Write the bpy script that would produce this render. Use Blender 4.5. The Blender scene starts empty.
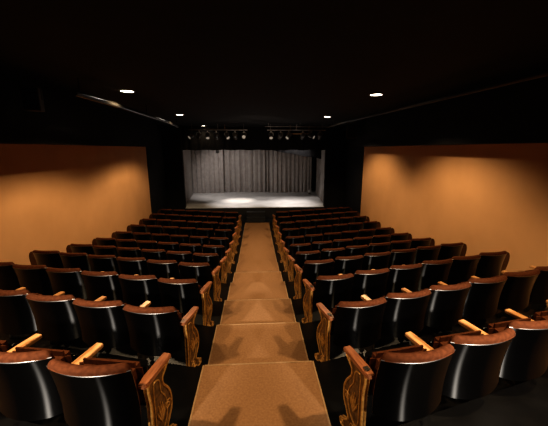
import bpy, bmesh, math, random
from mathutils import Vector, Matrix
random.seed(7)
C = bpy.context.scene.collection
PI = math.pi
EYE = 3.2                       # camera height above the floor in front of the stage
AL = 0.262                      # angle of the seat rows to the stage
SP = 0.53                       # seat spacing

# ---------------------------------------------------------------- materials
def mat(name, col, rough=0.6, metal=0.0, noise=None, scale=20.0, bump=0.0, spec=0.5, aniso=0.0,
        emit=None, estr=0.0, detail=4.0, sheen=0.0, stretch=None, coat=0.0):
    m = bpy.data.materials.new(name); m.use_nodes = True
    nt = m.node_tree; b = nt.nodes['Principled BSDF']
    b.inputs['Base Color'].default_value = (*col, 1)
    b.inputs['Roughness'].default_value = rough
    b.inputs['Metallic'].default_value = metal
    b.inputs['Specular IOR Level'].default_value = spec
    if coat: b.inputs['Coat Weight'].default_value = coat
    if sheen:
        b.inputs['Sheen Weight'].default_value = sheen
        b.inputs['Sheen Tint'].default_value = (*[min(1, c * 3) for c in col], 1)
    if emit:
        b.inputs['Emission Color'].default_value = (*emit, 1)
        b.inputs['Emission Strength'].default_value = estr
    if noise or bump:
        tc = nt.nodes.new('ShaderNodeTexCoord'); n = nt.nodes.new('ShaderNodeTexNoise')
        n.inputs['Scale'].default_value = scale; n.inputs['Detail'].default_value = detail
        src = tc.outputs['Object']
        if stretch:
            mp = nt.nodes.new('ShaderNodeMapping'); mp.inputs['Scale'].default_value = stretch
            nt.links.new(src, mp.inputs['Vector']); src = mp.outputs['Vector']
        nt.links.new(src, n.inputs['Vector'])
        if noise:
            mx = nt.nodes.new('ShaderNodeMix'); mx.data_type = 'RGBA'
            mx.inputs['A'].default_value = (*col, 1); mx.inputs['B'].default_value = (*noise, 1)
            rp = nt.nodes.new('ShaderNodeValToRGB')
            rp.color_ramp.elements[0].position = 0.35; rp.color_ramp.elements[1].position = 0.68
            nt.links.new(n.outputs['Fac'], rp.inputs['Fac'])
            nt.links.new(rp.outputs['Color'], mx.inputs['Factor'])
            nt.links.new(mx.outputs['Result'], b.inputs['Base Color'])
        if bump:
            bp = nt.nodes.new('ShaderNodeBump'); bp.inputs['Strength'].default_value = bump
            bp.inputs['Distance'].default_value = 0.004
            nt.links.new(n.outputs['Fac'], bp.inputs['Height']); nt.links.new(bp.outputs['Normal'], b.inputs['Normal'])
    if aniso:                   # brushed lacquer: black body under a sideways-brushed gloss
        gl = nt.nodes.new('ShaderNodeBsdfAnisotropic'); gl.distribution = 'BECKMANN'
        gl.inputs['Color'].default_value = (1, 1, 1, 1); gl.inputs['Roughness'].default_value = rough
        gl.inputs['Anisotropy'].default_value = -aniso
        fr = nt.nodes.new('ShaderNodeFresnel'); fr.inputs['IOR'].default_value = 1.28
        mxs = nt.nodes.new('ShaderNodeMixShader'); b.inputs['Specular IOR Level'].default_value = 0.02; b.inputs['Roughness'].default_value = 0.3
        nt.links.new(fr.outputs['Fac'], mxs.inputs['Fac']); nt.links.new(b.outputs['BSDF'], mxs.inputs[1]); nt.links.new(gl.outputs['BSDF'], mxs.inputs[2])
        nt.links.new(mxs.outputs['Shader'], nt.nodes['Material Output'].inputs['Surface'])
        tg = nt.nodes.new('ShaderNodeCombineXYZ'); tg.inputs['Z'].default_value = 1      # brushed sideways, so glints stretch up and down
        nt.links.new(tg.outputs['Vector'], gl.inputs['Tangent'])
    return m

M = dict(
    tan=mat('tan_plaster', (0.68, 0.365, 0.165), 0.75, noise=(0.62, 0.33, 0.145), scale=1.4, spec=0.25, bump=0.15),
    black=mat('flat_black_paint', (0.006, 0.006, 0.007), 0.8, noise=(0.009, 0.009, 0.010), scale=3, spec=0.2),
    blackcloth=mat('black_drape_cloth', (0.008, 0.008, 0.009), 0.95, noise=(0.013, 0.012, 0.012), scale=8, spec=0.1),
    floor=mat('black_gloss_floor', (0.0015, 0.0014, 0.0014), 0.4, noise=(0.003, 0.0027, 0.0024), scale=7, bump=0.5, spec=0.25),
    carpet=mat('tan_carpet', (0.262, 0.140, 0.066), 0.97, noise=(0.205, 0.108, 0.050), scale=55, bump=0.5, spec=0.05, detail=6),
    binding=mat('carpet_binding', (0.33, 0.205, 0.098), 0.8, noise=(0.27, 0.16, 0.072), scale=40),
    shell=mat('black_lacquer', (0.0008, 0.0007, 0.0007), 0.345, spec=0.4, aniso=0.75),
    velvet=mat('brown_velvet', (0.092, 0.028, 0.010), 0.9, noise=(0.052, 0.015, 0.005), scale=38, bump=0.35, spec=0.1, sheen=0.08, detail=6),
    shoulder=mat('dark_brown_board', (0.11, 0.052, 0.022), 0.6, noise=(0.07, 0.032, 0.014), scale=10, spec=0.2),
    rim=mat('bright_metal_bead', (0.22, 0.21, 0.20), 0.4, metal=1.0),
    iron=mat('black_cast_iron', (0.016, 0.014, 0.012), 0.42, noise=(0.05, 0.035, 0.02), scale=18, spec=0.5, bump=0.3),
    bronze=mat('dark_bronze', (0.17, 0.08, 0.022), 0.55, metal=0.25, noise=(0.045, 0.02, 0.006), scale=30, bump=0.6),
    gold=mat('worn_gold_paint', (0.62, 0.33, 0.085), 0.45, metal=0.4, noise=(0.32, 0.15, 0.035), scale=45, bump=0.5),
    wood=mat('varnished_arm_wood', (0.60, 0.31, 0.115), 0.38, noise=(0.40, 0.17, 0.055), scale=16, stretch=(6, 0.6, 6), spec=0.5),
    wood_red=mat('worn_red_arm_wood', (0.34, 0.128, 0.05), 0.34, noise=(0.20, 0.062, 0.022), scale=14, stretch=(6, 0.7, 6), spec=0.5),
    plate=mat('small_dark_plate', (0.03, 0.028, 0.025), 0.35, metal=0.8, noise=(0.16, 0.14, 0.11), scale=120),
    curtain=mat('grey_curtain_cloth', (0.37, 0.335, 0.315), 0.95, noise=(0.30, 0.27, 0.255), scale=5, spec=0.05, sheen=0.1),
    flat=mat('grey_side_flat', (0.40, 0.37, 0.35), 0.9, noise=(0.33, 0.305, 0.285), scale=2.5, spec=0.1),
    stage=mat('pale_grey_stage_paint', (0.62, 0.60, 0.585), 0.6, noise=(0.50, 0.48, 0.465), scale=1.8, spec=0.3),
    stagefront=mat('stage_front_black', (0.010, 0.010, 0.012), 0.6, noise=(0.016, 0.016, 0.018), scale=6),
    steel=mat('dull_steel', (0.30, 0.29, 0.28), 0.4, metal=0.9, noise=(0.18, 0.17, 0.16), scale=30),
    pipe=mat('black_gloss_pipe', (0.012, 0.011, 0.010), 0.24, noise=(0.018, 0.016, 0.014), scale=12, spec=0.7),
    pipe_dull=mat('dull_dark_pipe', (0.03, 0.022, 0.015), 0.5, noise=(0.02, 0.015, 0.01), scale=12),
    fixture=mat('black_lamp_housing', (0.035, 0.033, 0.031), 0.4, noise=(0.06, 0.055, 0.05), scale=25, spec=0.6),
    lens=mat('lamp_lens_glass', (0.75, 0.72, 0.66), 0.12, noise=(0.6, 0.56, 0.5), scale=10, spec=0.8, emit=(1, .88, .72), estr=.2),  # weak emission put into the lenses so they show as glints
    warmbar=mat('brown_wood_batten', (0.36, 0.20, 0.09), 0.6, noise=(0.25, 0.13, 0.05), scale=12),
    glow=mat('lit_lamp_disc', (1, 0.95, 0.85), 0.5, emit=(1.0, 0.90, 0.74), estr=14),
    pale=mat('pale_enamel', (0.8, 0.79, 0.76), 0.5, noise=(0.7, 0.69, 0.66), scale=20),
)

# ---------------------------------------------------------------- helpers
def obj(name, bm, m, parent=None, smooth=None, loc=None):
    me = bpy.data.meshes.new(name)
    bmesh.ops.recalc_face_normals(bm, faces=bm.faces)
    bm.to_mesh(me); bm.free()
    me.materials.append(m)
    if smooth is not None:
        for p in me.polygons: p.use_smooth = True
        me.set_sharp_from_angle(angle=math.radians(smooth))
    o = bpy.data.objects.new(name, me); C.objects.link(o)
    if parent: o.parent = parent
    if loc: o.location = loc
    return o
def tag(o, label, cat, group=None):
    o['label'] = label; o['category'] = cat
    if group: o['group'] = group
    return o
def thing(name, label, cat, loc=(0, 0, 0), rz=0, group=None):
    o = bpy.data.objects.new(name, None); C.objects.link(o); o.empty_display_size = 0.1
    o.location = loc; o.rotation_euler = (0, 0, rz)
    return tag(o, label, cat, group)
def struct(name, bm, m, smooth=None):
    o = obj(name, bm, m, smooth=smooth); o['kind'] = 'structure'; return o
def box(bm, x0, x1, y0, y1, z0, z1, bev=0.0, mtx=None):
    t = bmesh.new(); bmesh.ops.create_cube(t, size=1)
    bmesh.ops.scale(t, vec=(x1 - x0, y1 - y0, z1 - z0), verts=t.verts)
    bmesh.ops.translate(t, vec=((x0 + x1) / 2, (y0 + y1) / 2, (z0 + z1) / 2), verts=t.verts)
    if bev: bmesh.ops.bevel(t, geom=t.edges[:], offset=bev, segments=2, affect='EDGES', profile=0.6)
    if mtx: bmesh.ops.transform(t, matrix=mtx, verts=t.verts)
    merge(bm, t); return bm
def merge(bm, t):
    me = bpy.data.meshes.new('_t'); t.to_mesh(me); t.free(); bm.from_mesh(me); bpy.data.meshes.remove(me)
def tube(bm, pts, r, n=8, closed=False):
    pts = [Vector(p) for p in pts]; N = len(pts); rings = []; prev = None
    for i, p in enumerate(pts):
        if closed: d = pts[(i + 1) % N] - pts[i - 1]
        else: d = pts[min(i + 1, N - 1)] - pts[max(i - 1, 0)]
        d.normalize()
        a = prev - d * prev.dot(d) if prev is not None else d.orthogonal()
        if a.length < 1e-6: a = d.orthogonal()
        a.normalize(); prev = a; b = d.cross(a)
        rr = r[i] if isinstance(r, (list, tuple)) else r
        rings.append([bm.verts.new(p + (a * math.cos(k * 2 * PI / n) + b * math.sin(k * 2 * PI / n)) * rr) for k in range(n)])
    for i in range(N if closed else N - 1):
        A, B = rings[i], rings[(i + 1) % N]
        for k in range(n): bm.faces.new((A[k], A[(k + 1) % n], B[(k + 1) % n], B[k]))
    if not closed:
        bm.faces.new(rings[0]); bm.faces.new(rings[-1])
    return bm
def lathe(bm, prof, n=20, mtx=None):
    t = bmesh.new(); rings = []
    for r, z in prof:
        if r < 1e-5: rings.append([t.verts.new((0, 0, z))])
        else: rings.append([t.verts.new((r * math.cos(k * 2 * PI / n), r * math.sin(k * 2 * PI / n), z)) for k in range(n)])
    for A, B in zip(rings, rings[1:]):
        for k in range(n):
            q = [A[k % len(A)], A[(k + 1) % len(A)], B[(k + 1) % len(B)], B[k % len(B)]]
            q = list(dict.fromkeys(q))
            if len(q) > 2: t.faces.new(q)
    if mtx: bmesh.ops.transform(t, matrix=mtx, verts=t.verts)
    merge(bm, t); return bm
def prism_x(bm, poly, x0, x1, bev=0.0):
    """outline in (y, z) pulled along x"""
    t = bmesh.new()
    a = [t.verts.new((x0, y, z)) for y, z in poly]; b = [t.verts.new((x1, y, z)) for y, z in poly]
    n = len(poly)
    t.faces.new(a); t.faces.new(b[::-1])
    for k in range(n): t.faces.new((a[k], b[k], b[(k + 1) % n], a[(k + 1) % n]))
    bmesh.ops.recalc_face_normals(t, faces=t.faces)
    merge(bm, t); return bm
def spline(pts, n=6, closed=True):
    out = []; N = len(pts)
    for i in range(N if closed else N - 1):
        g = lambda k: pts[k % N] if closed else pts[min(max(k, 0), N - 1)]
        p0, p1, p2, p3 = g(i - 1), g(i), g(i + 1), g(i + 2)
        for j in range(n):
            t = j / n
            out.append(tuple(0.5 * (2 * p1[c] + (p2[c] - p0[c]) * t + (2 * p0[c] - 5 * p1[c] + 4 * p2[c] - p3[c]) * t * t + (3 * p1[c] - p0[c] - 3 * p2[c] + p3[c]) * t ** 3) for c in range(len(p1))))
    if not closed: out.append(tuple(pts[-1]))
    return out

# ---------------------------------------------------------------- floor heights and rows
YR = [0.61] + [1.584 + 0.977 * k for k in range(11)]
YR[2] = 2.535; YR[3] = 3.494; YR[4] = 4.45
for k in range(5, 12): YR[k] = 5.46 + (k - 5) * 0.978
HZ = [-1.83, -2.007, -2.193, -2.367, -2.534, -2.743, -2.906, -3.021, -3.075, -3.12, -3.155, -3.18, -3.2]
HZ = [h + EYE for h in HZ]
XA = 0.69
XL, XR_ = -4.13, 4.10
Y0 = -0.3                      # start of the modelled floor
YEND = 13.8                    # stage front
TN = 0.04
def edge(i):                   # y of the step behind row i at the aisle
    return YR[i] - TN
def edge_pts(y):
    k = math.tan(AL); e = 0.60
    return [(XL, y + (abs(XL) - e) * k), (-e, y), (e, y), (XR_, y + (XR_ - e) * k)]

bm = bmesh.new()
prev = None
for i in range(0, 13):
    z = HZ[i]
    if i == 0: rear = [(XL, Y0), (-0.6, Y0), (0.6, Y0), (XR_, Y0)]
    else: rear = edge_pts(edge(i)) if i < 12 else edge_pts(YR[11] + 0.94)
    if i < 11: front = edge_pts(edge(i + 1))
    elif i == 11: front = edge_pts(YR[11] + 0.94)
    else: front = [(XL, YEND + 0.15), (-0.6, YEND + 0.15), (0.6, YEND + 0.15), (XR_, YEND + 0.15)]
    A = [bm.verts.new((x, y, z)) for x, y in rear]; B = [bm.verts.new((x, y, z)) for x, y in front]
    for k in range(3): bm.faces.new((A[k], A[k + 1], B[k + 1], B[k]))
    if prev:
        for k in range(3): bm.faces.new((prev[k], prev[k + 1], A[k + 1], A[k]))
    prev = B
struct('floor', bm, M['floor'])

# carpet runner down the aisle, following the steps
WC = 0.528
path = []
for i in range(0, 12):
    ya = Y0 if i == 0 else edge(i)
    yb = edge(i + 1) if i < 11 else 12.85
    path += [(ya, HZ[i]), (yb, HZ[i])]
def runner(bm, xa, xb, up):
    off = []
    for k, (y, z) in enumerate(path):
        off.append((y + up, z + up))
    low = [(y + 0.001, z + 0.001) for y, z in path]
    rows = []
    t = bm
    va = [t.verts.new((xa, y, z)) for y, z in off]; vb = [t.verts.new((xb, y, z)) for y, z in off]
    la = [t.verts.new((xa, y, z)) for y, z in low]; lb = [t.verts.new((xb, y, z)) for y, z in low]
    for k in range(len(off) - 1):
        t.faces.new((va[k], vb[k], vb[k + 1], va[k + 1])); t.faces.new((la[k], va[k], va[k + 1], la[k + 1])); t.faces.new((vb[k], lb[k], lb[k + 1], vb[k + 1]))
    t.faces.new((va[-1], vb[-1], lb[-1], la[-1]))
    return t
rt = thing('aisle_carpet', 'long tan carpet runner down the stepped centre aisle', 'carpet')
obj('carpet_runner', runner(bmesh.new(), -WC + .014, WC - .014, 0.008), M['carpet'], rt)
obj('edge_binding', runner(bmesh.new(), -WC, -WC + .014, 0.011), M['binding'], rt)
obj('edge_binding', runner(bmesh.new(), WC - .014, WC, 0.011), M['binding'], rt)
for i in (1, 2, 3, 4, 6):
    b = bmesh.new(); y = edge(i) + .008; z = HZ[i - 1] + .008
    tube(b, [(-WC + .02, y, z), (WC - .02, y, z)], 0.007, 6)
    obj('step_nosing', b, M['binding'], rt)

# ---------------------------------------------------------------- room shell
CEIL = EYE + 1.0
TOPW = EYE + 0.085             # tan paint ends here, black above
YTL, YTR = 11.78, 11.44        # where the tan paint ends on each side
YB = 19.3                      # back of the stage house
def quad(bm, a, b, c, d):
    bm.faces.new([bm.verts.new(p) for p in (a, b, c, d)])
def wallbox(name, x0, x1, y0, y1, z0, z1, m):
    return struct(name, box(bmesh.new(), x0, x1, y0, y1, z0, z1), m)
wallbox('wall_left', XL - .12, XL, Y0, YTL, -0.1, TOPW, M['tan'])
wallbox('wall_right', XR_, XR_ + .12, Y0, YTR, -0.1, TOPW, M['tan'])
wallbox('trim_1', XL - .12, XL + .72, Y0, 6.7, TOPW, CEIL, M['black'])
wallbox('trim_3', XL - .12, XL + .41, 6.7, YTL, TOPW, CEIL, M['black'])
wallbox('trim_2', XR_ - .41, XR_ + .12, Y0, YTR, TOPW, CEIL, M['black'])
wallbox('wall_left_front', XL - .12, XL + .02, YTL, YEND + .2, -0.1, CEIL, M['black'])
wallbox('wall_right_front', XR_ - .02, XR_ + .12, YTR, YEND + .2, -0.1, CEIL, M['black'])
wallbox('ceiling', -6, 6, Y0, YB + .3, CEIL, CEIL + .1, M['black'])
# proscenium wall either side of the opening
wallbox('wall_stage_left', -6, -3.29, YEND, YEND + .2, -0.1, CEIL, M['black'])
wallbox('wall_stage_right', 3.17, 6, YEND, YEND + .2, -0.1, CEIL, M['black'])
wallbox('wall_back', -6, 6, YB, YB + .1, -0.1, CEIL, M['black'])
wallbox('wall_wing_left', -5.6, -5.5, YEND + .2, YB, -0.1, CEIL, M['black'])
wallbox('wall_wing_right', 5.4, 5.5, YEND + .2, YB, -0.1, CEIL, M['black'])
# stage
SZ = EYE - 2.66
st = thing('stage_platform', 'pale grey painted stage floor with black front', 'stage', (0, 0, 0))
st['kind'] = 'structure'
obj('stage_deck', box(bmesh.new(), -5.5, 5.4, YEND + .2, YB, SZ - .06, SZ), M['stage'], st)
obj('stage_lip', box(bmesh.new(), -3.29, 3.17, YEND - .06, YEND + .2, SZ - .015, SZ, .004), M['stage'], st)
obj('stage_front', box(bmesh.new(), -3.29, 3.17, YEND - .05, YEND + .15, -0.02, SZ - .016), M['stagefront'], st)

# ---------------------------------------------------------------- drapes on the stage
def drape(name, x0, x1, y, z0, z1, label, cat, amp=.075, pitch=.27, seed=1, m='curtain', group=None, gather=None, topslope=0):
    rnd = random.Random(seed); bm = bmesh.new(); n = int((x1 - x0) / .03); rows = 9
    ph = [rnd.uniform(0, 6.28) for _ in range(4)]
    V = []
    for r in range(rows + 1):
        f = r / rows; L = []
        for k in range(n + 1):
            u = k / n; x = x0 + (x1 - x0) * u
            w = 2 * PI / pitch
            a = math.sin(w * x + ph[0] + 1.3 * math.sin(x * 2.1 + ph[1])) * .62 + .38 * math.sin(w * .43 * x + ph[2]) + .22 * math.sin(w * 1.9 * x + ph[3])
            spread = .65 + .35 * (1 - f)
            yy = y - amp * a * spread + (.05 * math.sin(x * 3 + ph[2]) * (1 - f))
            z = z0 + (z1 - z0) * f
            if r == 0: z += .012 * math.sin(w * .5 * x + ph[1])
            if topslope: z = z + topslope * u * (1 - f)
            L.append(bm.verts.new((x, yy, z)))
        V.append(L)
    for r in range(rows):
        for k in range(n): bm.faces.new((V[r][k], V[r][k + 1], V[r + 1][k + 1], V[r + 1][k]))
    o = obj(name, bm, M[m], smooth=180); tag(o, label, cat, group)
    return o
g = 'grey backdrop curtains on the stage'
YC = 18.6
drape('backdrop_curtain', -4.05, -2.0, YC, SZ + .01, CEIL - .1, 'pleated grey backdrop curtain, left panel of three across the stage', 'curtain', seed=3, group=g)
drape('backdrop_curtain', -2.0, .72, YC + .26, SZ + .01, CEIL - .1, 'wide pleated grey backdrop curtain in the middle of the stage', 'curtain', seed=5, group=g, pitch=.30)
drape('backdrop_curtain', .72, 3.42, YC, SZ + .01, CEIL - .1, 'pleated grey backdrop curtain, right panel of three across the stage', 'curtain', seed=8, group=g, amp=.06, pitch=.25)
# side flats: panels that narrow the stage toward the back
def flat(name, xa, ya, xb, yb, label):
    t = thing(name, label, 'stage flat', ((xa + xb) / 2, (ya + yb) / 2, SZ), math.atan2(yb - ya, xb - xa), 'grey stage flats')
    L = math.hypot(xb - xa, yb - ya); h = CEIL - .15 - SZ
    obj('panel', box(bmesh.new(), -L / 2, L / 2, -.02, .02, .005, h, .004), M['flat'], t)
    obj('bottom_rail', box(bmesh.new(), -L / 2, L / 2, -.032, .032, .004, .09, .006), M['flat'], t)
    return t
flat('side_flat', -3.42, YEND + .35, -3.9, YC - .15, 'smooth grey flat lining the left side of the stage')
flat('side_flat', 3.30, YEND + .35, 3.70, YC - .15, 'smooth grey flat lining the right side of the stage')
drape('dark_gap_strip', 3.34, 3.56, YC - .36, SZ + .3, CEIL - .1, 'narrow black cloth strip marking dark gap between grey backdrop and right flat', 'curtain', m='blackcloth', amp=.04, pitch=.12, seed=2)  # black strip added to make the gap beside the flat dark
drape('border_curtain', -3.4, 3.3, YEND + .12, EYE - .045, CEIL - .01, 'black border curtain across the top of the stage opening', 'curtain', m='blackcloth', amp=.03, pitch=.4, seed=4)
drape('border_curtain', .8, 3.3, YEND + 1.6, EYE - .07, EYE + .9, 'sagging black border curtain behind the right half of the opening', 'curtain', m='blackcloth', amp=.03, pitch=.5, seed=9, topslope=-.42)
# small pale object with a made-up shape, in the far right corner of the stage
t = thing('pale_stage_object', 'tiny pale object standing on stage floor in far right corner', 'object', (3.18, YC - .75, SZ))
obj('object_base', lathe(bmesh.new(), [(0, 0), (.09, 0), (.09, .02), (.03, .04), (.025, .12), (0, .12)], 14), M['fixture'], t, 40)
obj('main_body', lathe(bmesh.new(), [(0, .10), (.07, .11), (.085, .16), (.075, .22), (.04, .25), (0, .255)], 14), M['pale'], t, 60)

# black wooden steps against the stage front at the end of the aisle
t = thing('stage_steps', 'low black steps against the stage front where the aisle ends', 'steps', (-.05, 13.1, HZ[12]))
for k in range(2):
    b = bmesh.new(); y = -.02 + k * .3; z = .19 * (k + 1)
    box(b, -.42, .42, y, y + .32, z - .03, z, .006)
    obj('tread', b, M['stagefront'], t)
    b = bmesh.new(); box(b, -.41, .41, y + .012, y + .026, z - .19 + .002, z - .03, .003)
    obj('riser', b, M['stagefront'], t)
for s in (-1, 1):
    b = bmesh.new(); prism_x(b, [(.0, .0), (.0, .16), (.3, .16), (.3, .35), (.62, .35), (.62, .0)], s * .40 - .012, s * .40 + .012)
    obj('side_board', b, M['stagefront'], t)

# ---------------------------------------------------------------- theatre seats
HW = .250                       # half width of a back
R_ = .56
SEATYAW = math.radians(7.5)     # each back is turned a little less than its row (saw-tooth line)
def plan(u):                    # u in -1..1 -> x, depth behind the chord (0 at the ends)
    a = math.asin(HW / R_) * u
    return R_ * math.sin(a), R_ * (math.cos(a) - math.cos(math.asin(HW / R_))), a
TEND = -.122                    # y of the back's ends at the top
REC = math.tan(math.radians(15))
ZT, ZB = .795, .345
def shell_pt(u, z, off=0.0):
    x, d, a = plan(u)
    flare = 1 - .015 * (ZT - z) / (ZT - ZB); h = ZT - z
    # off > 0 goes to the sitter's side
    return Vector((x * flare - math.sin(a) * off, TEND - d * 1.15 + .30 * h - .42 * h * h + math.cos(a) * off, z))
def make_shell():
    bm = bmesh.new(); nu, nz = 20, 10; G = {}
    for side in (0, 1):
        for i in range(nu + 1):
            u = -1 + 2 * i / nu
            for j in range(nz + 1):
                zc = ZB + .03 * abs(u) ** 3
                z = zc + (ZT - zc) * j / nz
                G[side, i, j] = bm.verts.new(shell_pt(u, z, .012 * side))
    for i in range(nu):
        for j in range(nz):
            for s in (0, 1): bm.faces.new([G[s, i, j], G[s, i + 1, j], G[s, i + 1, j + 1], G[s, i, j + 1]])
        for j in (0, nz): bm.faces.new([G[0, i, j], G[0, i + 1, j], G[1, i + 1, j], G[1, i, j]])
    for j in range(nz):
        for i in (0, nu): bm.faces.new([G[0, i, j], G[0, i, j + 1], G[1, i, j + 1], G[1, i, j]])
    return bm
def make_rim():
    bm = bmesh.new()
    tube(bm, [shell_pt(-1 + 2 * i / 24, ZT + .002, .002) for i in range(25)], .0038, 6)
    return bm
def make_cushion():
    """closed profile swept along the curved back: front pad rolled over the shell's top"""
    prof = []                                   # (off, z)
    prof += [(.014, .42), (.045, .42), (.062, .47), (.066, .56), (.064, .66), (.066, .74)]
    cx, cz, r = .028, .804, .031
    for k in range(9):
        a = math.radians(-8 + k * 196 / 8)
        prof.append((cx + r * math.cos(a) * .98, cz + r * math.sin(a)))
    prof += [(-.006, ZT + .002), (.014, ZT - .01), (.014, .60)]
    bm = bmesh.new(); nu = 22; rings = []
    for i in range(nu + 1):
        u = -1 + 2 * i / nu; uu = abs(u)
        sh = 1 if uu < .86 else math.sqrt(max(0.02, 1 - ((uu - .86) / .14) ** 2))
        crown = .012 * (1 - u * u)
        ring = []
        for off, z in prof:
            zz = z + (crown if z > .70 else crown * .3)
            o2 = .014 + (off - .014) * (.35 + .65 * sh)
            if zz > .78: zz = .78 + (zz - .78) * (.45 + .55 * sh)
            p = shell_pt(u * (1 - .004), min(zz, ZT), o2); p.z = zz
            if zz > ZT: p.y -= (zz - ZT) * REC * .5
            ring.append(bm.verts.new(p))
        rings.append(ring)
    n = len(prof)
    for A, B in zip(rings, rings[1:]):
        for k in range(n): bm.faces.new((A[k], A[(k + 1) % n], B[(k + 1) % n], B[k]))
    bm.faces.new(rings[0]); bm.faces.new(rings[-1])
    return bm
def make_seat():                                # tipped-up velvet seat in front of the back
    bm = bmesh.new()
    t = bmesh.new(); bmesh.ops.create_cube(t, size=1)
    bmesh.ops.scale(t, vec=(.425, .085, .36), verts=t.verts)
    bmesh.ops.bevel(t, geom=t.edges[:], offset=.04, segments=4, affect='EDGES')
    for v in t.verts:
        v.co.y += .018 * (1 - (v.co.x / .22) ** 2) * (-1 if v.co.y < 0 else .0)
    bmesh.ops.transform(t, matrix=Matrix.Translation((0, .08, .535)) @ Matrix.Rotation(math.radians(8), 4, 'X'), verts=t.verts)
    merge(bm, t); return bm
def make_seat_pan():
    bm = bmesh.new()
    box(bm, -.205, .205, -.012, .012, -.17, .11, .010, Matrix.Translation((0, .133, .53)) @ Matrix.Rotation(math.radians(8), 4, 'X'))
    return bm
def make_hinge():
    bm = bmesh.new()
    tube(bm, [(-.24, .09, .385), (.24, .09, .385)], .014, 8)
    return bm
AH = .65                        # armrest top
def make_arm():
    bm = bmesh.new()
    pts = [(-.026, -.02), (-.031, .05), (-.031, .24), (-.027, .268), (.027, .268), (.031, .24), (.031, .05), (.026, -.02)]
    lo = [bm.verts.new((x, y, AH - .03 - .012 * (y < .02))) for x, y in pts]; hi = [bm.verts.new((x, y, AH - .012 * (y < .02))) for x, y in pts]
    bm.faces.new(lo); bm.faces.new(hi)
    for k in range(8): bm.faces.new((lo[k], lo[(k + 1) % 8], hi[(k + 1) % 8], hi[k]))
    bmesh.ops.recalc_face_normals(bm, faces=bm.faces)
    bmesh.ops.bevel(bm, geom=[e for e in bm.edges], offset=.005, segments=2, affect='EDGES')
    return bm
OUT = spline([(.035, .615), (.035, .45), (.032, .30), (.03, .15), (.03, .012), (.07, .004), (.11, .05), (.17, .055), (.22, .012), (.275, .010),
              (.285, .045), (.235, .075), (.185, .13), (.215, .19), (.250, .25), (.255, .34), (.225, .42), (.178, .49), (.178, .545), (.225, .585), (.24, .615)], 4)
OUT = [(y, max(.004, min(z, .618))) for y, z in OUT]
def make_endplate(): return prism_x(bmesh.new(), OUT, -.010, .010)
def make_border():
    bm = bmesh.new()
    cy = sum(p[0] for p in OUT) / len(OUT); 
    for s in (-1, 1):
        pts = [(s * .011, y + (.0 if y < .05 else -.006), z) for y, z in OUT]
        tube(bm, pts, .0085, 6, closed=True)
    return bm
def make_scroll():
    bm = bmesh.new()
    for s in (-1, 1):
        x = s * .012
        # long inner frame, two volutes and a leaf spray
        inner = spline([(.070, .55), (.068, .35), (.066, .20), (.10, .15), (.165, .20), (.195, .29), (.185, .38), (.140, .46), (.135, .54), (.10, .57)], 4)
        tube(bm, [(x, y, z) for y, z in inner], .005, 5, closed=True)
        for (vy, vz, r0, dr) in ((.205, .30, .036, 1), (.125, .10, .036, -1), (.205, .585, .02, 1), (.255, .03, .02, -1)):
            sp = [(x, vy + dr * r0 * (1 - k / 16) * math.cos(k * .75), vz + r0 * (1 - k / 16) * math.sin(k * .75)) for k in range(16)]
            tube(bm, sp, .0055, 5)
        for k in range(5):
            a = math.radians(40 + k * 25)
            tube(bm, [(x, .125, .24), (x + s * .003, .125 + .04 * math.cos(a), .24 + .09 * math.sin(a)), (x, .125 + .05 * math.cos(a), .24 + .15 * math.sin(a))], [.006, .008, .003], 5)
    return bm
def make_standard():            # plain iron standard between two seats
    bm = bmesh.new()
    prism_x(bm, spline([(.04, .615), (.03, .40), (.03, .16), (.02, .006), (.09, .006), (.11, .06), (.17, .06), (.20, .006), (.26, .006), (.24, .05), (.16, .15), (.15, .30), (.17, .45), (.19, .56), (.225, .615)], 3), -.009, .009)
    tube(bm, [(0, .03, .02), (0, .035, .30), (0, -.02, .55), (0, -.035, .66)], .011, 6)
    return bm
def make_plate():
    bm = bmesh.new(); box(bm, -.017, .017, .012, .05, AH - .001, AH + .003, .0015); return bm

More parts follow.
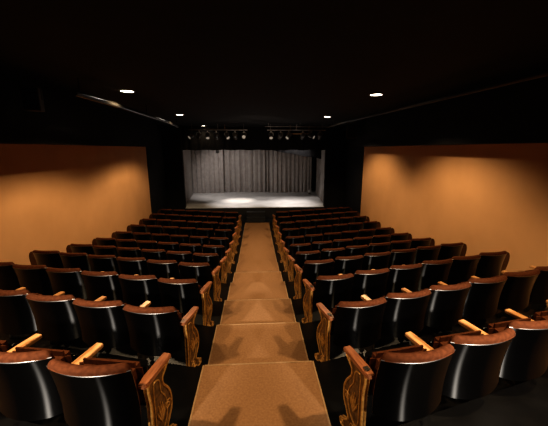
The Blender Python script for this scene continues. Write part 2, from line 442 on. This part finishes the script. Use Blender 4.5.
def part_transform(o, ang):
    """turn a back or seat about the middle of the seat, so the line of backs is saw-toothed"""
    o.rotation_euler = (0, 0, ang)
def build_seat(side, kind):
    """origin on the floor, middle of the seat; +y towards the stage; aisle at -x (right block) or +x (left block)"""
    s = 1 if side == 'R' else -1
    root = thing('theatre_seat', 'x', 'theatre seat', group='theatre seats')
    a = -s * SEATYAW
    bk = obj('backrest', make_shell(), M['shell'], root, 40); part_transform(bk, a)
    rim = obj('metal_rim', make_rim(), M['rim'], bk, 60)
    cu = obj('back_cushion', make_cushion(), M['velvet'], root, 50); part_transform(cu, a)
    se = obj('seat', make_seat(), M['velvet'], root, 50); part_transform(se, a * .7)
    obj('seat_pan', make_seat_pan(), M['shell'], se, 40)
    obj('hinge_bar', make_hinge(), M['iron'], root, 50)
    xa = -s * SP / 2
    if kind == 'aisle':
        ep = obj('end_panel', make_endplate(), M['bronze'], root, 30, (xa, 0, 0))
        obj('panel_border', make_border(), M['gold'], ep, 50); obj('scrollwork', make_scroll(), M['gold'], ep, 50)
        obj('armrest', make_arm(), M['wood_red'], root, 35, (xa, 0, 0))
    else:
        obj('standard', make_standard(), M['iron'], root, 35, (xa, 0, 0))
        obj('armrest', make_arm(), M['wood'], root, 35, (xa, 0, 0))
    if kind == 'wall':
        obj('standard', make_standard(), M['iron'], root, 35, (-xa, 0, 0))
        obj('armrest', make_arm(), M['wood'], root, 35, (-xa, 0, 0))
        w = bmesh.new()                          # rounded shoulder panel closing the row at the wall
        pr = [(.0, .34)] + [(.0, .80)] + [(.17 * math.sin(k * PI / 24), .40 + .40 * math.cos(k * PI / 24) ** .8) for k in range(1, 12)] + [(.17, .34)]
        for y0, y1 in ((-.006, .006),):
            A = [w.verts.new((s * (.262 + x), y0 - .125 + (.80 - z) * .25, z)) for x, z in pr]; B = [w.verts.new((s * (.262 + x), y1 - .125 + (.80 - z) * .25, z)) for x, z in pr]
            w.faces.new(A); w.faces.new(B[::-1])
            for k in range(len(pr)): w.faces.new((A[k], B[k], B[(k + 1) % len(pr)], A[(k + 1) % len(pr)]))
        obj('shoulder_panel', w, M['shoulder'], root, 40)
    return root
def copy_tree(o, parent=None):
    c = o.copy(); C.objects.link(c)
    if parent: c.parent = parent
    for ch in list(o.children): copy_tree(ch, c)
    return c

# camera model, only used to leave out seats that lie wholly outside the photograph
PIT, YAW, FPX = 0.210, 0.058, 300.1
def px(p):
    x, y, z = p[0], p[1], p[2] - EYE
    c, s = math.cos(YAW), math.sin(YAW); X = x * c - y * s; Y = x * s + y * c
    cp, sp = math.cos(PIT), math.sin(PIT); D = Y * cp - z * sp; U = Y * sp + z * cp
    if D < .05: return (9999, 9999)
    return (274 + FPX * X / D, 213 - FPX * U / D)
ROWN = ['', 'nearest', 'second nearest', 'third nearest', 'fourth nearest', 'fifth nearest', 'sixth nearest', 'seventh nearest', 'fourth from the stage', 'third from the stage', 'second from the stage', 'closest to the stage']
ROWT = ['row behind the nearest', 'nearest row', 'second nearest row', 'third nearest row', 'fourth nearest row', 'fifth nearest row', 'sixth nearest row', 'seventh nearest row',
        'fourth row from stage', 'third row from stage', 'second row from stage', 'front row by the stage']
POST = ['right beside the aisle', 'second from the aisle', 'third from the aisle', 'third from the wall', 'second from the wall', 'against the wall']
protos = {}
for side in ('L', 'R'):
    s = 1 if side == 'R' else -1
    for i in range(0, 12):
        sp = SP if i < 3 else (SP + .014 if side == 'R' else SP + .018)
        for n in range(6):
            cs = (n + .5) * sp
            x = s * (XA + cs * math.cos(AL)); y = YR[i] + cs * math.sin(AL)
            z = HZ[i]
            us = []
            for ds in (-.26, 0, .26):
                for tt, hh in ((-.18, .82), (0, .40), (.27, .64)):
                    us.append(px((x + s * (ds * math.cos(AL) - tt * math.sin(AL)), y + ds * math.sin(AL) + tt * math.cos(AL), z + hh)))
            if not any(-2 < u < 550 and v < 425.5 for u, v in us): continue
            if i == 0 and not (side == 'R' and n == 1): continue
            kind = 'aisle' if n == 0 else ('wall' if n == 5 else 'mid')
            key = (side, kind)
            if key not in protos: o = protos[key] = build_seat(side, kind)
            else: o = copy_tree(protos[key])
            o.location = (x, y, z); o.rotation_euler = (0, 0, s * AL)
            o['label'] = 'folded black velvet seat %s, %s, %s of aisle' % (POST[n], ROWT[i], 'right' if side == 'R' else 'left')
            if i == 1 and side == 'R' and n == 0:
                arm = [c for c in o.children if c.name.startswith('armrest')][0]
                obj('row_plate', make_plate(), M['plate'], arm)

# ---------------------------------------------------------------- ceiling lights
def aim(o, d):
    o.rotation_euler = Vector(d).to_track_quat('-Z', 'Y').to_euler()
def spot(name, loc, d, watts, size, blend, col, rad=.09):
    l = bpy.data.lights.new(name, 'SPOT'); l.energy = watts; l.spot_size = size; l.spot_blend = blend; l.color = col; l.shadow_soft_size = rad
    o = bpy.data.objects.new(name, l); C.objects.link(o); o.location = loc; aim(o, d); return o
STW = (1.0, .93, .88)
WARM = (1.0, .73, .43)
LX = 2.24
def downlight(x, y, label, watts, fixture=True):
    if fixture:
        t = thing('ceiling_downlight', label, 'ceiling light', (x, y, CEIL), 0, 'round ceiling downlights')
        b = bmesh.new(); lathe(b, [(.135, 0), (.135, -.012), (.118, -.020), (.108, -.016), (.108, 0)], 28)
        obj('trim_ring', b, M['fixture'], t, 40)
        b = bmesh.new(); lathe(b, [(0, -.013), (.06, -.0145), (.107, -.010), (.107, -.004), (0, -.004)], 28)
        obj('lit_lens', b, M['glow'], t, 40)
    spot('downlight_lamp', (x, y, CEIL - .03), (0, 0, -1), watts, math.radians(130), .5, WARM, .06)
W = 400
downlight(-LX, 5.72, 'large bright round downlight on ceiling, near left', W)
downlight(LX, 5.80, 'large bright round downlight on ceiling, near right', W)
downlight(-LX, 9.40, 'smaller round downlight on ceiling, far left above the seats', W)
downlight(LX, 9.72, 'smaller round downlight on ceiling, far right above the seats', W)
downlight(-LX, 13.62, 'tiny round downlight above the left of the stage border', 25)
for s in (-1, 1):
    downlight(s * LX, 1.2, '', W, False)
    spot('rear_lamp', (s * 2.2, -1.8, CEIL - .4), (s * -.68, 4.1, -2.4), 2000, math.radians(33), 1.0, (1, .90, .78), .09)
spot('front_stage_lamp', (-1.0, 14.35, CEIL - .3), (.05, .45, -3.3), 480, math.radians(56), 1.0, STW, .12)
spot('front_stage_lamp', (1.5, 14.35, CEIL - .3), (.1, .25, -3.3), 640, math.radians(60), 1.0, STW, .12)
spot('rig_fill_lamp', (0, 8.2, CEIL - .75), (0, 4.6, .33), 110, math.radians(60), .6, (1, .8, .6), .05)  # added fill lamp without a fixture, brightens the hanging stage lamps

# stage lighting
spot('stage_lamp', (-2.9, 15.6, CEIL - .25), (1.6, 2.6, -3.2), 250, math.radians(95), .8, STW, .15)
spot('stage_lamp', (2.2, 14.8, CEIL - .25), (-.9, 2.6, -3.2), 250, math.radians(95), .8, STW, .15)
spot('stage_lamp', (-.6, 15.2, CEIL - .3), (-.35, .55, -3.4), 420, math.radians(34), .9, (1, .88, .76), .1)

# ---------------------------------------------------------------- pipes and lighting rig
b = bmesh.new(); tube(b, [(-2.566, 4.69, EYE + .78), (-2.51, 5.84, EYE + .775), (-2.507, 8.89, EYE + .752), (-2.66, 10.8, EYE + .752)], .042, 14)
for x, y in ((-2.56, 4.8), (-2.508, 7.4), (-2.64, 10.6)): tube(b, [(x, y, EYE + .765), (x, y, CEIL)], .008, 6)
tag(obj('ceiling_pipe', b, M['pipe'], smooth=60), 'glossy black pipe running along the ceiling on the left', 'pipe')
b = bmesh.new(); tube(b, [(3.08, 3.2, EYE + .78), (2.66, 9, EYE + .78), (2.60, 11, EYE + .78)], .026, 12)
for x, y in ((3.0, 4.3), (2.8, 7.06), (2.62, 10.4)): tube(b, [(x, y, EYE + .78), (x, y, CEIL)], .008, 6)
tag(obj('ceiling_pipe', b, M['pipe_dull'], smooth=60), 'dull black pipe running along the ceiling on the right', 'pipe')
RY = 12.8
def bar(name, x0, x1, y, z, r, m, label):
    b = bmesh.new(); tube(b, [(x0, y, z), (x1, y, z)], r, 10)
    for x in (x0 + .15, (x0 + x1) / 2, x1 - .15): tube(b, [(x, y, z), (x, y, CEIL)], .012, 6)
    tag(obj(name, b, M[m], smooth=50), label, 'lighting bar', 'lighting bars in front of the stage')
bar('lighting_bar', -2.75, -.35, RY, EYE + .765, .024, 'steel', 'steel lighting bar hung before the stage, left half')
bar('lighting_bar', .45, 2.9, RY, EYE + .765, .024, 'steel', 'steel lighting bar hung before the stage, right half')
bar('lighting_bar', .35, 3.15, RY - .5, EYE + .87, .016, 'steel', 'thin steel rail just under ceiling above the right lamps')
def wood(x0, x1, y, z, label):
    b = bmesh.new(); box(b, x0, x1, y - .02, y + .02, z - .02, z + .02, .004)
    for x in (x0 + .1, x1 - .1): tube(b, [(x, y, z), (x, y, CEIL)], .008, 6)
    tag(obj('wooden_batten', b, M['warmbar']), label, 'batten', 'battens among the stage lamps')
wood(1.35, 2.35, RY + .3, EYE + .63, 'brown wooden batten among the lamps right of centre')
wood(-2.2, -1.2, RY + .3, EYE + .80, 'brown wooden batten among the lamps on the left')
def stage_light(x, y, z, tilt, yaw, label, first=[None]):
    t = thing('stage_spotlight', label, 'stage light', (x, y, z), yaw, 'stage spotlights on the lighting bars')
    m = Matrix.Translation((0, 0, -.17)) @ Matrix.Rotation(tilt, 4, 'X') @ Matrix.Rotation(-PI / 2, 4, 'X')   # axis along +y
    obj('main_body', lathe(bmesh.new(), [(0, -.16), (.05, -.155), (.075, -.12), (.08, -.02), (.068, .0), (.068, .09), (.085, .11), (.09, .16), (.078, .16), (.07, .12), (0, .115)], 16, m), M['fixture'], t, 35)
    obj('lens', lathe(bmesh.new(), [(0, .150), (.04, .145), (.068, .130), (.068, .118), (0, .118)], 16, m), M['lens'], t, 50)
    b = bmesh.new(); tube(b, [(-.095, 0, -.17), (-.1, 0, -.06), (-.05, 0, -.03), (.05, 0, -.03), (.1, 0, -.06), (.095, 0, -.17)], .008, 6)
    obj('yoke', b, M['steel'], t, 50)
    b = bmesh.new(); box(b, -.022, .022, -.035, .035, -.04, .035, .006); obj('clamp', b, M['steel'], t)
    return t
ld = [(-2.62, PI - .7, 'outermost stage lamp at the left end of left lighting bar'), (-2.32, .4, 'second stage lamp from the left end of left lighting bar'),
      (-1.98, PI + .2, 'third stage lamp from the left end of left lighting bar'), (-1.62, .1, 'stage lamp in the middle of the left lighting bar'),
      (-1.2, PI + .6, 'third stage lamp from inner end of left lighting bar'), (-.86, .0, 'second stage lamp from inner end of left lighting bar'), (-.5, PI, 'round stage lamp at inner end of left lighting bar')]
for x, yw, lb in ld: stage_light(x, RY, EYE + .698, math.radians(-18 - random.uniform(0, 38)), yw, lb)
rd = [(.62, PI, 'stage lamp at the inner end of right lighting bar'), (1.02, .2, 'second stage lamp from inner end of right lighting bar'), (1.36, PI - .75, 'stage lamp in the middle of right lighting bar'),
      (1.95, .1, 'third stage lamp from outer end of right lighting bar'), (2.3, PI + .8, 'second stage lamp from outer end of right lighting bar'), (2.66, -.2, 'outermost stage lamp at the right end of right lighting bar')]
for x, yw, lb in rd: stage_light(x, RY, EYE + .698, math.radians(-18 - random.uniform(0, 38)), yw, lb)
# lamp hanging inside the opening, in front of the grey curtain
stage_light(-1.95, 15.6, EYE + .14, math.radians(-50), .1, 'dark lamp hanging just below the border, left of centre')
# loudspeaker under the ceiling, right
def speaker(x, y, z, rz, label, k=1):
    t = thing('loudspeaker', label, 'loudspeaker', (x, y, z), rz, 'loudspeakers near the ceiling')
    obj('cabinet', box(bmesh.new(), -.17, .17, -.14, .14, -.25, .25, .015), M['fixture'], t, 35)
    b = bmesh.new(); box(b, -.15, .15, -.152, -.138, -.23, .23, .005); obj('grille', b, M['black'], t)
    b = bmesh.new(); tube(b, [(-.18, 0, 0), (-.18, 0, .28), (0, 0, .32), (.18, 0, .28), (.18, 0, 0)], .01, 6); tube(b, [(0, 0, .32), (0, 0, (CEIL - z) / k)], .014, 6)
    obj('bracket', b, M['fixture'], t, 50); t.scale = (k, k, k)
speaker(3.42, 10.9, EYE + .62, -.4, 'black box loudspeaker hung near ceiling before the right stage wall')
speaker(-3.13, 4.65, EYE + .68, .3, 'black box loudspeaker hung near ceiling on the left wall', .62)

# ---------------------------------------------------------------- world and camera
w = bpy.data.worlds.new('world'); bpy.context.scene.world = w; w.use_nodes = True
w.node_tree.nodes['Background'].inputs['Color'].default_value = (0, 0, 0, 1)
cam = bpy.data.cameras.new('camera'); co = bpy.data.objects.new('camera', cam); C.objects.link(co)
cam.sensor_width = 36; cam.lens = FPX * 36 / 548; cam.clip_start = .02
co.location = (0, 0, EYE); co.rotation_euler = (PI / 2 - PIT, 0, -YAW)
sc = bpy.context.scene; sc.camera = co
sc.view_settings.view_transform = 'Standard'; sc.view_settings.look = 'Medium High Contrast'
sc.view_settings.exposure = 0; sc.view_settings.gamma = 1
